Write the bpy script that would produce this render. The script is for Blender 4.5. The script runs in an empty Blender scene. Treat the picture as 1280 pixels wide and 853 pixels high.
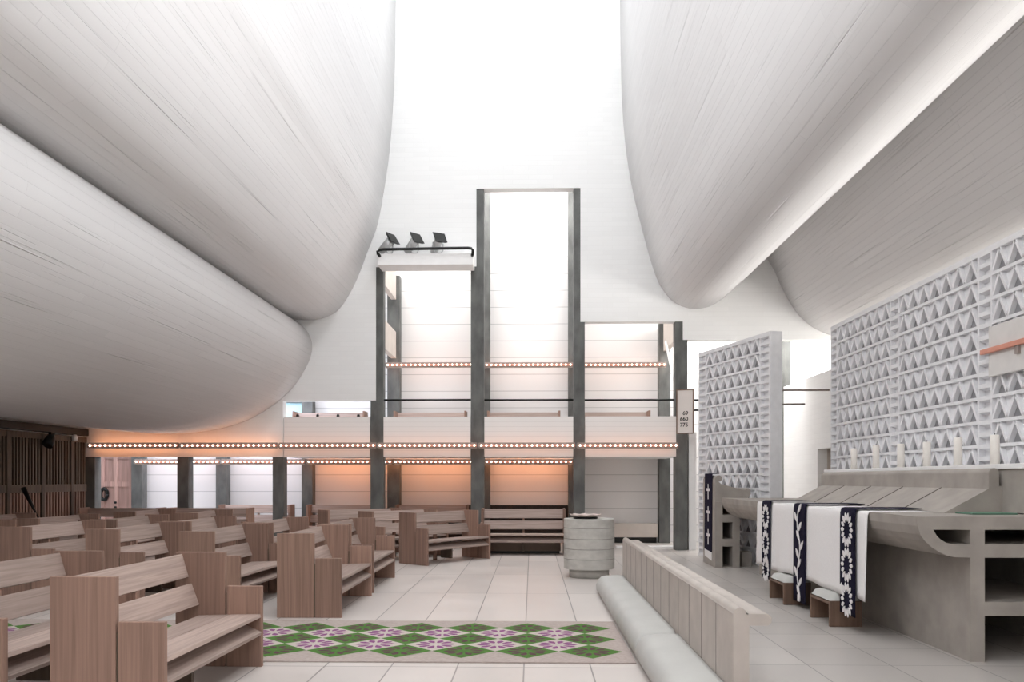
import bpy, bmesh, math, random
from mathutils import Vector, Matrix
random.seed(7)
SC = bpy.context.scene
COL = SC.collection
F_PX, H = 1020.0, 1.555
TH = math.atan(25 / F_PX)
R_ = (math.cos(TH), math.sin(TH)); F_ = (-math.sin(TH), math.cos(TH))
def at(px, py, Y):
    """a point seen at (px, py) of the 1280x853 frame, standing at depth Y"""
    u = (px - 640) / F_PX
    dx, dy = F_[0] + u * R_[0], F_[1] + u * R_[1]
    t = Y / dy
    return t * dx, H + t * (600 - py) / F_PX
def ax(px, Y): return at(px, 600, Y)[0]
def az(py, Y): return at(665, py, Y)[1]
def s2l(c):
    return tuple(((v / 255) / 12.92 if v / 255 <= .04045 else ((v / 255 + .055) / 1.055) ** 2.4) for v in c)

# ---------------------------------------------------------------- materials
def mat(name, rgb, rough=.6, spec=.3, metal=0, build=None):
    m = bpy.data.materials.new(name); m.use_nodes = True
    nt = m.node_tree; b = nt.nodes['Principled BSDF']
    b.inputs['Base Color'].default_value = (*s2l(rgb), 1)
    b.inputs['Roughness'].default_value = rough
    b.inputs['Specular IOR Level'].default_value = spec
    b.inputs['Metallic'].default_value = metal
    if build: build(nt, b, s2l(rgb))
    return m
def N(nt, t, **kw):
    n = nt.nodes.new(t)
    for k, v in kw.items(): setattr(n, k, v)
    return n
def mul(c, k): return tuple(min(1, x * k) for x in c)
def coords(nt, kind='Object', scale=(1, 1, 1)):
    tc = N(nt, 'ShaderNodeTexCoord'); mp = N(nt, 'ShaderNodeMapping')
    mp.inputs['Scale'].default_value = scale
    nt.links.new(tc.outputs[kind], mp.inputs['Vector']); return mp.outputs['Vector']
def ramp(nt, fac, c0, c1, p0=0, p1=1):
    r = N(nt, 'ShaderNodeValToRGB')
    r.color_ramp.elements[0].position = p0; r.color_ramp.elements[1].position = p1
    r.color_ramp.elements[0].color = (*c0, 1); r.color_ramp.elements[1].color = (*c1, 1)
    nt.links.new(fac, r.inputs['Fac']); return r.outputs['Color']
def bump(nt, b, h, strength, dist):
    bp = N(nt, 'ShaderNodeBump'); bp.inputs['Strength'].default_value = strength
    bp.inputs['Distance'].default_value = dist
    nt.links.new(h, bp.inputs['Height']); nt.links.new(bp.outputs['Normal'], b.inputs['Normal'])
def math_(nt, op, a, b=None):
    n = N(nt, 'ShaderNodeMath', operation=op)
    for i, v in enumerate((a, b)):
        if v is None: continue
        if isinstance(v, (int, float)): n.inputs[i].default_value = v
        else: nt.links.new(v, n.inputs[i])
    return n.outputs[0]
def noisy(scale, lo, hi, rep=(1, 1, 1), bmp=0, detail=4):
    def f(nt, b, c):
        v = coords(nt, 'Object', rep)
        n = N(nt, 'ShaderNodeTexNoise'); n.inputs['Scale'].default_value = scale; n.inputs['Detail'].default_value = detail
        nt.links.new(v, n.inputs['Vector'])
        nt.links.new(ramp(nt, n.outputs['Fac'], mul(c, lo), mul(c, hi), .3, .7), b.inputs['Base Color'])
        if bmp: bump(nt, b, n.outputs['Fac'], bmp, .01)
    return f
def wood(rep):
    """long grain; every board a little different"""
    def f(nt, b, c):
        oi = N(nt, 'ShaderNodeObjectInfo')
        tc = N(nt, 'ShaderNodeTexCoord'); add = N(nt, 'ShaderNodeVectorMath', operation='ADD')
        sc_ = N(nt, 'ShaderNodeVectorMath', operation='SCALE'); sc_.inputs['Scale'].default_value = 37.0
        cmb = N(nt, 'ShaderNodeCombineXYZ')
        for i in range(3): nt.links.new(oi.outputs['Random'], cmb.inputs[i])
        nt.links.new(cmb.outputs[0], sc_.inputs[0])
        nt.links.new(tc.outputs['Object'], add.inputs[0]); nt.links.new(sc_.outputs[0], add.inputs[1])
        mp = N(nt, 'ShaderNodeMapping'); mp.inputs['Scale'].default_value = rep
        nt.links.new(add.outputs[0], mp.inputs['Vector'])
        n = N(nt, 'ShaderNodeTexNoise'); n.inputs['Scale'].default_value = 1; n.inputs['Detail'].default_value = 6
        n.inputs['Distortion'].default_value = .6
        nt.links.new(mp.outputs[0], n.inputs['Vector'])
        c1 = ramp(nt, n.outputs['Fac'], mul(c, .74), mul(c, 1.22), .28, .74)
        hsv = N(nt, 'ShaderNodeHueSaturation')
        nt.links.new(c1, hsv.inputs['Color'])
        nt.links.new(math_(nt, 'ADD', math_(nt, 'MULTIPLY', oi.outputs['Random'], .35), .82), hsv.inputs['Value'])
        nt.links.new(hsv.outputs[0], b.inputs['Base Color'])
        bump(nt, b, n.outputs['Fac'], .15, .004)
    return f
def line_grid(nt, coord_out, period, offset, half):
    """1 on a joint, 0 elsewhere"""
    f = math_(nt, 'FRACT', math_(nt, 'DIVIDE', math_(nt, 'SUBTRACT', coord_out, offset - half), period))
    return math_(nt, 'LESS_THAN', f, 2 * half / period)
def tiles(px, ox, py, oy, half=.0055):
    def f(nt, b, c):
        tc = N(nt, 'ShaderNodeTexCoord'); sp = N(nt, 'ShaderNodeSeparateXYZ')
        nt.links.new(tc.outputs['Object'], sp.inputs[0])
        g = math_(nt, 'MAXIMUM', line_grid(nt, sp.outputs[0], px, ox, half), line_grid(nt, sp.outputs[1], py, oy, half))
        n = N(nt, 'ShaderNodeTexNoise'); n.inputs['Scale'].default_value = 1.3; n.inputs['Detail'].default_value = 5
        nt.links.new(tc.outputs['Object'], n.inputs['Vector'])
        # each slab its own slight tone
        ix = math_(nt, 'FLOOR', math_(nt, 'DIVIDE', math_(nt, 'SUBTRACT', sp.outputs[0], ox), px))
        iy = math_(nt, 'FLOOR', math_(nt, 'DIVIDE', math_(nt, 'SUBTRACT', sp.outputs[1], oy), py))
        cm = N(nt, 'ShaderNodeCombineXYZ'); nt.links.new(ix, cm.inputs[0]); nt.links.new(iy, cm.inputs[1])
        wn = N(nt, 'ShaderNodeTexWhiteNoise', noise_dimensions='3D'); nt.links.new(cm.outputs[0], wn.inputs['Vector'])
        fac = math_(nt, 'ADD', math_(nt, 'MULTIPLY', n.outputs['Fac'], .6), math_(nt, 'MULTIPLY', wn.outputs['Value'], .4))
        base = ramp(nt, fac, mul(c, .9), mul(c, 1.07), .25, .75)
        mx = N(nt, 'ShaderNodeMix', data_type='RGBA')
        nt.links.new(g, mx.inputs['Factor']); nt.links.new(base, mx.inputs[6])
        mx.inputs[7].default_value = (*mul(c, .38), 1)
        nt.links.new(mx.outputs[2], b.inputs['Base Color'])
        nt.links.new(math_(nt, 'ADD', math_(nt, 'MULTIPLY', n.outputs['Fac'], .22), .22), b.inputs['Roughness'])
    return f
def courses(period, half=.006, dark=.72, axis=2, off=0):
    def f(nt, b, c):
        tc = N(nt, 'ShaderNodeTexCoord'); sp = N(nt, 'ShaderNodeSeparateXYZ')
        nt.links.new(tc.outputs['Object'], sp.inputs[0])
        g = line_grid(nt, sp.outputs[axis], period, off, half)
        mx = N(nt, 'ShaderNodeMix', data_type='RGBA')
        nt.links.new(g, mx.inputs['Factor']); mx.inputs[6].default_value = (*c, 1); mx.inputs[7].default_value = (*mul(c, dark), 1)
        nt.links.new(mx.outputs[2], b.inputs['Base Color'])
    return f
def bricks(kind, bw, bh, mortar, cvar, strength, dist, swap=False):
    """boards or bricks: the height differs from piece to piece and the joints are sunk"""
    def f(nt, b, c):
        if kind == 'UV': v = coords(nt, 'UV')
        else:
            tc = N(nt, 'ShaderNodeTexCoord'); sp = N(nt, 'ShaderNodeSeparateXYZ'); cm = N(nt, 'ShaderNodeCombineXYZ')
            nt.links.new(tc.outputs['Object'], sp.inputs[0])
            nt.links.new(math_(nt, 'ADD', sp.outputs[0], sp.outputs[1]), cm.inputs[0]); nt.links.new(sp.outputs[2], cm.inputs[1])
            v = cm.outputs[0]
        br = N(nt, 'ShaderNodeTexBrick', offset=.37, offset_frequency=2)
        nt.links.new(v, br.inputs['Vector'])
        br.inputs['Scale'].default_value = 1; br.inputs['Brick Width'].default_value = bw; br.inputs['Row Height'].default_value = bh
        br.inputs['Mortar Size'].default_value = mortar; br.inputs['Mortar Smooth'].default_value = .2
        br.inputs['Color1'].default_value = (*mul(c, 1 - cvar), 1); br.inputs['Color2'].default_value = (*mul(c, 1 + cvar * .3), 1)
        br.inputs['Mortar'].default_value = (*mul(c, 1 - cvar * 1.6), 1)
        nt.links.new(br.outputs['Color'], b.inputs['Base Color'])
        b2 = N(nt, 'ShaderNodeTexBrick', offset=.37, offset_frequency=2)
        nt.links.new(v, b2.inputs['Vector'])
        b2.inputs['Scale'].default_value = 1; b2.inputs['Brick Width'].default_value = bw; b2.inputs['Row Height'].default_value = bh
        b2.inputs['Mortar Size'].default_value = mortar
        b2.inputs['Color1'].default_value = (.35,) * 3 + (1,); b2.inputs['Color2'].default_value = (1,) * 3 + (1,); b2.inputs['Mortar'].default_value = (.1,) * 3 + (1,)
        bump(nt, b, b2.outputs['Color'], strength, dist)
    return f
def emit(name, rgb, s):
    m = bpy.data.materials.new(name); m.use_nodes = True; nt = m.node_tree
    nt.nodes.clear(); e = N(nt, 'ShaderNodeEmission'); o = N(nt, 'ShaderNodeOutputMaterial')
    e.inputs[0].default_value = (*s2l(rgb), 1); e.inputs[1].default_value = s
    nt.links.new(e.outputs[0], o.inputs[0]); m.cycles.emission_sampling = 'NONE'; return m

M = {}
def vault_boards(nt, b, c):
    v = coords(nt, 'UV')
    br = N(nt, 'ShaderNodeTexBrick', offset=.37, offset_frequency=2); nt.links.new(v, br.inputs['Vector'])
    for k, x in (('Scale', 1), ('Brick Width', 2.6), ('Row Height', .105), ('Mortar Size', .003), ('Mortar Smooth', .3)): br.inputs[k].default_value = x
    br.inputs['Color1'].default_value = (*mul(c, .975), 1); br.inputs['Color2'].default_value = (*mul(c, 1.01), 1); br.inputs['Mortar'].default_value = (*mul(c, .93), 1)
    nt.links.new(br.outputs['Color'], b.inputs['Base Color'])
    # raised fins and sunk gaps here and there, left by the shuttering boards
    m1 = coords(nt, 'UV', (.3, 32, 1)); n1 = N(nt, 'ShaderNodeTexNoise'); n1.inputs['Scale'].default_value = 1; n1.inputs['Detail'].default_value = 1.5
    nt.links.new(m1, n1.inputs['Vector'])
    up = math_(nt, 'MULTIPLY', math_(nt, 'MAXIMUM', math_(nt, 'SUBTRACT', n1.outputs['Fac'], .675), 0), 11)
    dn = math_(nt, 'MULTIPLY', math_(nt, 'MAXIMUM', math_(nt, 'SUBTRACT', .315, n1.outputs['Fac']), 0), 11)
    h = math_(nt, 'ADD', math_(nt, 'SUBTRACT', up, dn), math_(nt, 'MULTIPLY', br.outputs['Fac'], -.12))
    b2 = N(nt, 'ShaderNodeTexBrick', offset=.37, offset_frequency=2); nt.links.new(v, b2.inputs['Vector'])
    for k, x in (('Scale', 1), ('Brick Width', 2.6), ('Row Height', .105), ('Mortar Size', .0)): b2.inputs[k].default_value = x
    b2.inputs['Color1'].default_value = (0, 0, 0, 1); b2.inputs['Color2'].default_value = (.22, .22, .22, 1)
    h = math_(nt, 'ADD', h, b2.outputs['Color'])
    bump(nt, b, h, .7, .02)
M['vault'] = mat('vault_boards', (227, 226, 226), .75, .2, build=vault_boards)
M['wall'] = mat('white_brick', (240, 240, 239), .8, .2, build=bricks('Object', .55, .105, .006, .02, .25, .004))
M['panel'] = mat('white_panel', (238, 236, 235), .7, .2, build=courses(.42, .007, .62))
M['parapet'] = mat('white_boards', (240, 238, 236), .7, .2, build=courses(.105, .003, .82))
M['plain_white'] = mat('white_paint', (240, 239, 238), .65, .25, build=noisy(6, .97, 1.02))
M['beige'] = mat('beige_panel', (205, 196, 188), .7, .2, build=noisy(3, .93, 1.05))
M['screen'] = mat('white_lattice_concrete', (232, 232, 234), .7, .2, build=noisy(9, .95, 1.03))
M['screen_recess_shade'] = mat('grey_recess_shade', (150, 149, 152), .8, .1, build=noisy(9, .93, 1.05))  # shade inside the lattice holes is put into this darker grey
M['pale_plate'] = mat('pale_plate_concrete', (216, 213, 210), .7, .2, build=noisy(6, .95, 1.03))
M['concrete_rail'] = mat('pinkish_concrete', (188, 179, 172), .6, .3, build=noisy(5, .9, 1.08, (1, 1, 1), .04))
M['column'] = mat('dark_concrete', (103, 104, 102), .75, .25, build=noisy(5, .72, 1.25, (1, 1, .5), .1))
M['concrete'] = mat('light_concrete', (165, 158, 151), .7, .25, build=noisy(4, .86, 1.1, (1, 1, 1), .06))
M['concrete_band'] = mat('banded_concrete', (190, 187, 181), .7, .25, build=noisy(7, .86, 1.08, (1, 1, 1.6), .06))
M['joint'] = mat('dark_joint', (92, 86, 80), .9, .1, build=noisy(8, .9, 1.1))
M['floor'] = mat('floor_slabs', (210, 202, 197), .35, .4, build=tiles(.5535, -.067, 2.195, 6.76, .006))
M['floor_altar'] = mat('altar_floor_slabs', (190, 184, 179), .35, .4, build=tiles(.69, 3.0, .687, 8.966, .0045))  # shade around the altar is put into this lower tone
M['wood_up'] = mat('wood_upright_grain', (150, 121, 107), .55, .3, build=wood((38, 38, 1.0)))
M['wood_long'] = mat('wood_long_grain', (168, 149, 140), .5, .3, build=wood((40, 1.2, 46)))
M['wood_dark'] = mat('dark_brown_wood', (106, 92, 80), .6, .25, build=wood((20, 20, 1.2)))
M['wood_black'] = mat('near_black_wood', (52, 46, 42), .6, .25, build=wood((20, 20, 1.2)))
M['beige_dark'] = mat('brown_grey_paint', (128, 112, 100), .6, .25, build=noisy(5, .9, 1.08))
M['wood_door'] = mat('pale_pink_wood', (186, 150, 140), .55, .3, build=wood((18, 18, 1.2)))
M['wood_stool'] = mat('stool_wood', (122, 98, 84), .5, .3, build=wood((20, 20, 1.2)))
M['cushion'] = mat('pale_grey_leather', (190, 189, 185), .6, .3, build=noisy(3, .95, 1.03, (1, 1, 1), .05))
M['cloth'] = mat('white_linen', (240, 237, 236), .9, .1, build=noisy(60, .96, 1.02, (1, 1, 1), .05))
M['navy'] = mat('navy_wool', (30, 27, 46), .9, .1, build=noisy(50, .85, 1.15))
M['petal'] = mat('white_embroidery', (236, 232, 232), .9, .1, build=noisy(40, .96, 1.02))
M['black'] = mat('black_metal', (22, 23, 21), .45, .4, build=noisy(8, .85, 1.15))
M['silver'] = mat('silver_metal', (190, 190, 190), .4, .5, .6, build=noisy(8, .95, 1.05))
M['rail'] = mat('grey_rail', (150, 138, 132), .5, .4, .0, build=noisy(10, .9, 1.1))
M['copper'] = mat('copper', (214, 150, 130), .4, .5, .5, build=noisy(6, .92, 1.08))
M['carpet'] = mat('carpet_mauve_grey', (176, 163, 157), .95, .05, build=noisy(30, .9, 1.08))
M['carpet_pale'] = mat('carpet_pale', (192, 181, 174), .95, .05, build=noisy(40, .93, 1.05))
M['carpet_green'] = mat('carpet_green', (86, 122, 64), .95, .05, build=noisy(30, .85, 1.12))
M['carpet_purple'] = mat('carpet_purple', (140, 88, 130), .95, .05, build=noisy(40, .85, 1.12))
M['carpet_maroon'] = mat('carpet_maroon', (98, 76, 78), .95, .05, build=noisy(40, .85, 1.12))
M['blue_glass'] = mat('pale_blue_glass', (176, 216, 226), .2, .5, build=noisy(3, .97, 1.03))
M['band_line'] = mat('grey_band', (150, 147, 141), .8, .2, build=noisy(9, .92, 1.06))
M['candle'] = mat('ivory_wax', (238, 233, 226), .5, .3, build=noisy(12, .97, 1.02))
M['wick'] = mat('wick', (40, 36, 34), .9, .1, build=noisy(20, .8, 1.2))
M['shell'] = mat('pinkish_ceramic', (224, 206, 200), .35, .5, build=noisy(16, .82, 1.06))
M['green'] = mat('green_cover', (96, 130, 112), .6, .3, build=noisy(10, .94, 1.05))
M['ink'] = mat('ink', (48, 44, 44), .8, .1, build=noisy(20, .9, 1.1))
M['board'] = mat('cream_board', (228, 220, 214), .7, .2, build=noisy(6, .97, 1.02))
M['bulb'] = emit('bulb_glow', (255, 234, 216), 8)

# ---------------------------------------------------------------- mesh builder
class MB:
    def __init__(s): s.v, s.f, s.m, s.sm, s.mats = [], [], [], [], []
    def mi(s, m):
        if m not in s.mats: s.mats.append(m)
        return s.mats.index(m)
    def add(s, vs, fs, m, smooth=False):
        o = len(s.v); i = s.mi(m)
        s.v += [tuple(v) for v in vs]
        for f in fs: s.f.append([k + o for k in f]); s.m.append(i); s.sm.append(smooth)
    def box(s, x0, x1, y0, y1, z0, z1, m):
        x0, x1 = sorted((x0, x1)); y0, y1 = sorted((y0, y1)); z0, z1 = sorted((z0, z1))
        s.add([(x, y, z) for z in (z0, z1) for y in (y0, y1) for x in (x0, x1)],
              [(0, 2, 3, 1), (4, 5, 7, 6), (0, 1, 5, 4), (2, 6, 7, 3), (0, 4, 6, 2), (1, 3, 7, 5)], m)
    def prism(s, pts, a, b, m, axis='y', smooth=False):
        """polygon extruded: axis y -> pts are (x, z); axis x -> (y, z); axis z -> (x, y)"""
        pts = list(pts)
        ar = sum(p[0] * q[1] - q[0] * p[1] for p, q in zip(pts, pts[1:] + pts[:1]))
        flip = (ar > 0) == (axis == 'y')
        if flip: pts.reverse()
        def P(p, t): return (p[0], t, p[1]) if axis == 'y' else (t, p[0], p[1]) if axis == 'x' else (p[0], p[1], t)
        n = len(pts); a, b = min(a, b), max(a, b)
        vs = [P(p, a) for p in pts] + [P(p, b) for p in pts]
        s.add(vs, [list(range(n))[::-1], list(range(n, 2 * n))], m)
        o = len(s.v) - 2 * n; i = s.mi(m)
        for k in range(n):
            s.f.append([o + k, o + (k + 1) % n, o + n + (k + 1) % n, o + n + k]); s.m.append(i); s.sm.append(smooth)
    def bar(s, p, q, w, d, m, up=(0, 1, 0)):
        """box bar from p to q; w across, d along UP"""
        p, q = Vector(p), Vector(q); t = (q - p).normalized(); u = Vector(up); u = (u - t * u.dot(t)).normalized(); r = t.cross(u)
        vs = []
        for e in (p, q):
            for a, b in ((-1, -1), (1, -1), (1, 1), (-1, 1)): vs.append(e + r * (a * w / 2) + u * (b * d / 2))
        s.add(vs, [(0, 1, 2, 3), (7, 6, 5, 4), (0, 4, 5, 1), (1, 5, 6, 2), (2, 6, 7, 3), (3, 7, 4, 0)], m)
    def tube(s, pts, r, m, n=10):
        pts = [Vector(p) for p in pts]; rings = []
        for i, p in enumerate(pts):
            t = (pts[min(i + 1, len(pts) - 1)] - pts[max(i - 1, 0)]).normalized()
            a = Vector((0, 0, 1)) if abs(t.z) < .9 else Vector((0, 1, 0))
            u = t.cross(a).normalized(); w = t.cross(u)
            rr = r[i] if isinstance(r, (list, tuple)) else r
            rings.append([p + (u * math.cos(k * 2 * math.pi / n) + w * math.sin(k * 2 * math.pi / n)) * rr for k in range(n)])
        vs = [v for ring in rings for v in ring]; fs = []
        for i in range(len(rings) - 1):
            for k in range(n): fs.append((i * n + k, i * n + (k + 1) % n, (i + 1) * n + (k + 1) % n, (i + 1) * n + k))
        s.add(vs, fs, m, True)
        s.add([], [], m)
        o = len(s.v) - len(vs); i = s.mi(m)
        s.f.append([o + k for k in range(n)][::-1]); s.m.append(i); s.sm.append(False)
        s.f.append([o + (len(rings) - 1) * n + k for k in range(n)]); s.m.append(i); s.sm.append(False)
    def lathe(s, prof, m, n=48, cx=0, cy=0):
        """prof: (r, z) from bottom to top"""
        vs = []; fs = []
        for r, z in prof:
            for k in range(n): a = 2 * math.pi * k / n; vs.append((cx + r * math.cos(a), cy + r * math.sin(a), z))
        for i in range(len(prof) - 1):
            for k in range(n): fs.append((i * n + k, i * n + (k + 1) % n, (i + 1) * n + (k + 1) % n, (i + 1) * n + k))
        s.add(vs, fs, m, True)
    def obj(s, name, parent=None, bevel=0, auto=True):
        me = bpy.data.meshes.new(name); me.from_pydata(s.v, [], s.f)
        for m in s.mats: me.materials.append(M[m])
        me.polygons.foreach_set('material_index', s.m); me.polygons.foreach_set('use_smooth', s.sm); me.update()
        o = bpy.data.objects.new(name, me); COL.objects.link(o)
        if parent: o.parent = parent
        if bevel:
            b = o.modifiers.new('bevel', 'BEVEL'); b.width = bevel; b.segments = 2; b.limit_method = 'ANGLE'; b.angle_limit = .7
        return o
def tag(o, label, cat, group=None, kind=None):
    o['label'] = label; o['category'] = cat
    if group: o['group'] = group
    if kind: o['kind'] = kind
    return o
def empty(name, loc, rz, label, cat, group=None):
    o = bpy.data.objects.new(name, None); COL.objects.link(o); o.location = loc; o.rotation_euler = (0, 0, rz)
    o.empty_display_size = .2
    return tag(o, label, cat, group)
def copy_tree(o, label=None):
    c = o.copy(); COL.objects.link(c)
    for ch in o.children:
        d = ch.copy(); COL.objects.link(d); d.parent = c; d.matrix_parent_inverse = ch.matrix_parent_inverse.copy()
        for g in ch.children:
            e = g.copy(); COL.objects.link(e); e.parent = d
    if label: c['label'] = label
    return c
def struct(mb, name, label, cat, bevel=0): return tag(mb.obj(name, None, bevel), label, cat, kind='structure')
def boxes(rects, m):
    b = MB()
    for r in rects: b.box(*r, m)
    return b

W = 18.05           # the front wall of the gallery side
YI0, YI1 = 20.06, 20.34   # inner columns
YO = 20.45          # outer wall
XL = -9.95          # wooden screen on the left
# ---------------------------------------------------------------- floor
b = MB(); b.box(-11, 1.3, -5, 24, -.12, 0, 'floor'); b.box(1.3, 11, -5, 24, -.12, 0, 'floor_altar')
struct(b, 'floor', 'pale concrete slab floor of the church hall', 'floor')

# ---------------------------------------------------------------- vaults (ceiling)
def catmull(pts, n=7):
    P = [pts[0]] + list(pts) + [pts[-1]]; out = []
    for i in range(1, len(P) - 2):
        p0, p1, p2, p3 = P[i - 1], P[i], P[i + 1], P[i + 2]
        for k in range(n):
            t = k / n
            out.append(tuple(.5 * (2 * p1[j] + (p2[j] - p0[j]) * t + (2 * p0[j] - 5 * p1[j] + 4 * p2[j] - p3[j]) * t * t + (3 * p1[j] - p0[j] - 3 * p2[j] + p3[j]) * t ** 3) for j in (0, 1)))
    out.append(tuple(pts[-1])); return out
def vault(name, prof_px, label, flip):
    pts = catmull([at(x, y, W) for x, y in prof_px])
    L = [0]
    for p, q in zip(pts, pts[1:]): L.append(L[-1] + math.hypot(q[0] - p[0], q[1] - p[1]))
    ys = [-4 + (W + .02 + 4) * k / 12 for k in range(13)]
    me = bpy.data.meshes.new(name); bm = bmesh.new(); uv = bm.loops.layers.uv.new('UVMap')
    grid = [[bm.verts.new((p[0], y, p[1])) for p in pts] for y in ys]
    for j in range(len(ys) - 1):
        for i in range(len(pts) - 1):
            q = [(j, i), (j, i + 1), (j + 1, i + 1), (j + 1, i)]
            if flip: q.reverse()
            f = bm.faces.new([grid[a][c] for a, c in q]); f.smooth = True
            for lp, (a, c) in zip(f.loops, q): lp[uv].uv = (ys[a], L[c])
    bm.to_mesh(me); bm.free(); me.materials.append(M['vault'])
    o = bpy.data.objects.new(name, me); COL.objects.link(o)
    so = o.modifiers.new('thickness', 'SOLIDIFY'); so.thickness = .14; so.offset = -1
    tag(o, label, 'ceiling', kind='structure'); return o
left_prof = [(98, 525), (130, 529), (170, 533), (210, 535), (255, 532), (300, 521), (335, 502), (360, 480), (376, 456), (382.5, 437),
             (380, 423), (370, 411.5), (352, 403.5), (331, 399), (327, 396.5), (333, 394), (352, 391.5), (374, 392.5), (395, 392), (416, 383.5), (431, 363), (442, 340), (451, 316),
             (458, 298), (465, 278), (472, 240), (478, 200), (481.5, 165), (484, 125), (486, 80), (487, 0), (487, -120), (487, -300)]
right_prof = [(783, -300), (783, -120), (783, 0), (784.5, 100), (788, 165), (794, 212), (802, 252), (810, 284), (818, 314), (828, 345), (842, 367), (860, 377.5),
              (877, 378), (893, 371), (918, 350), (938, 330), (950, 317.5), (957, 313.5), (964, 318), (975, 336), (985, 358), (1001, 385), (1021, 403), (1045, 413), (1080, 417)]
vault('ceiling', left_prof, 'white board-marked vault rolling over the pews at left', False)
vault('ceiling', right_prof, 'white board-marked vault rolling over the altar at right', False)

# ---------------------------------------------------------------- gallery wall with stepped openings
zt = 17.2
def X(px): return ax(px, W)
def Z(py): return az(py, W)
ZB = Z(571)
wy0, wy1 = W - .02, W + .24
wall = [(XL - .4, X(354), wy0, wy1, ZB, zt), (X(354), X(470), wy0, wy1, Z(500.5), zt), (X(470), X(595.5), wy0, wy1, Z(333), zt),
        (X(595.5), X(725.5), wy0, wy1, Z(236), zt), (X(725.5), X(853.5), wy0, wy1, Z(403), zt), (X(853.5), 9.7, wy0, wy1, Z(426), zt)]
struct(boxes(wall, 'wall'), 'wall_back', 'white wall with stepped openings to the gallery', 'wall')
for i, (a, c) in enumerate(((355.2, 462.5), (479.5, 588), (605.5, 716.5), (731.5, 845))):
    struct(boxes([(X(a), X(c), wy0 + .01, W + .1, ZB, Z(521))], 'parapet'), 'trim_%d' % (i + 1),
           ['white board parapet under the low gallery slot', 'white board parapet between left and middle tall columns', 'white board parapet under the tallest opening', 'white board parapet beside the hymn board'][i], 'parapet')
# columns
cols = [(104, 118.5, 571, 'dark concrete column beside the wooden screen'), (221.3, 235.5, 571, 'dark concrete column second from the wooden screen'),
        (340.6, 354.5, 571, 'dark concrete column under the left end of the gallery slot'), (463, 479, 333, 'tall dark column left of the floodlight bay'),
        (588.5, 605, 236, 'tallest dark column left of the middle opening'), (717, 731, 236, 'tallest dark column right of the middle opening'),
        (844, 859.5, 403, 'dark concrete column carrying the hymn board')]
for a, c, t, l in cols:
    o = struct(boxes([(X(a), X(c), W, W + .27, 0, Z(t) if t > 500 else Z(t) + .25)], 'column'), 'column', l, 'column', .008)
XI = lambda p: ax(p, YI0)
icols = [(164, 177.4, 2.9, 'inner dark column beside the wooden door'), (269.6, 282.9, 2.9, 'inner dark column between the two pale blue panels'),
         (376.8, 390.6, 4.6, 'inner dark column behind the gallery slot'), (484, 499.5, 6.3, 'inner dark column behind the left tall opening'),
         (598, 612.3, 8.6, 'inner dark column left of the middle white panel'), (710.5, 724.5, 8.6, 'inner dark column right of the middle white panel'),
         (824, 838, 5.1, 'inner dark column behind the column with the hymn board'), (977, 988.5, 5.2, 'inner column beyond the small lattice screen')]
for a, c, t, l in icols:
    struct(boxes([(XI(a), XI(c), YI0, YI1, 0, t + .3)], 'column'), 'column', l, 'column', .008)
# outer wall, gallery floor
struct(boxes([(XL - 2.5, 11, YO, YO + .2, 0, 9.6)], 'panel'), 'wall_outer', 'white panelled outer wall behind the gallery', 'wall')
struct(boxes([(X(354), X(850), W + .26, YO - .01, ZB, ZB + .2)], 'plain_white'), 'trim_5', 'white gallery floor slab between columns and outer wall', 'slab')
# shaft cheeks beside the tall bays
def cheek(px, Yp, zs, label):
    x = ax(px, W)
    b = MB()
    for z0, z1 in zs: b.box(x - .06, x + .06, W + .28, YI0 - .01, z0, z1, 'beige')
    return struct(b, 'trim_6' if px < 600 else 'trim_7', label, 'panel')
cheek(473, W, [(6.0, 7.0), (4.55, 5.2)], 'beige side panel with window gap in the left tall bay')
cheek(851, W, [(4.7, 5.6)], 'beige side panel at the top of the right bay')
# wall left, wooden screen, rear wall, right walls
struct(boxes([(XL - .35, XL - .1, -4.2, W + .1, 0, 3.1)], 'plain_white'), 'wall_left', 'plain wall behind the wooden screen', 'wall')
struct(boxes([(XL - .4, 9.7, -4.3, -4.0, 0, zt)], 'plain_white'), 'wall_rear', 'plain white wall at the near end of the hall', 'wall')
zr = 3.77
struct(boxes([(6.0, 6.2, 4.0, 16.45, 0, zr), (6.0, 6.2, 17.3, 19.6, 0, zr), (6.0, 6.2, 16.45, 17.3, 2.2, zr)], 'wall'), 'wall_altar', 'low white brick wall behind the large lattice screen', 'wall')
struct(boxes([(6.2, 6.4, 16.3, 16.45, 0, 2.4), (6.2, 6.4, 17.3, 17.45, 0, 2.4), (6.3, 6.4, 16.45, 17.3, 0, 2.4), (6.2, 6.4, 16.45, 17.3, 2.2, 2.4)], 'beige'), 'door_2', 'beige doorway recess in the white brick wall', 'doorway')
struct(boxes([(9.5, 9.7, -4.2, YO, 0, 5.4)], 'plain_white'), 'wall_right', 'white outer wall beyond the altar', 'wall')
struct(boxes([(X(861.5), X(871), W + .05, W + .5, 0, 2.6)], 'plain_white'), 'trim_8', 'narrow white pier between the hymn board column and the small lattice', 'pier')
struct(boxes([(ax(770, 18.6), ax(843, 18.6), 18.45, 18.7, 0, .05)], 'plain_white'), 'trim_9', 'low white sill on the floor right of the font', 'sill')

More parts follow.
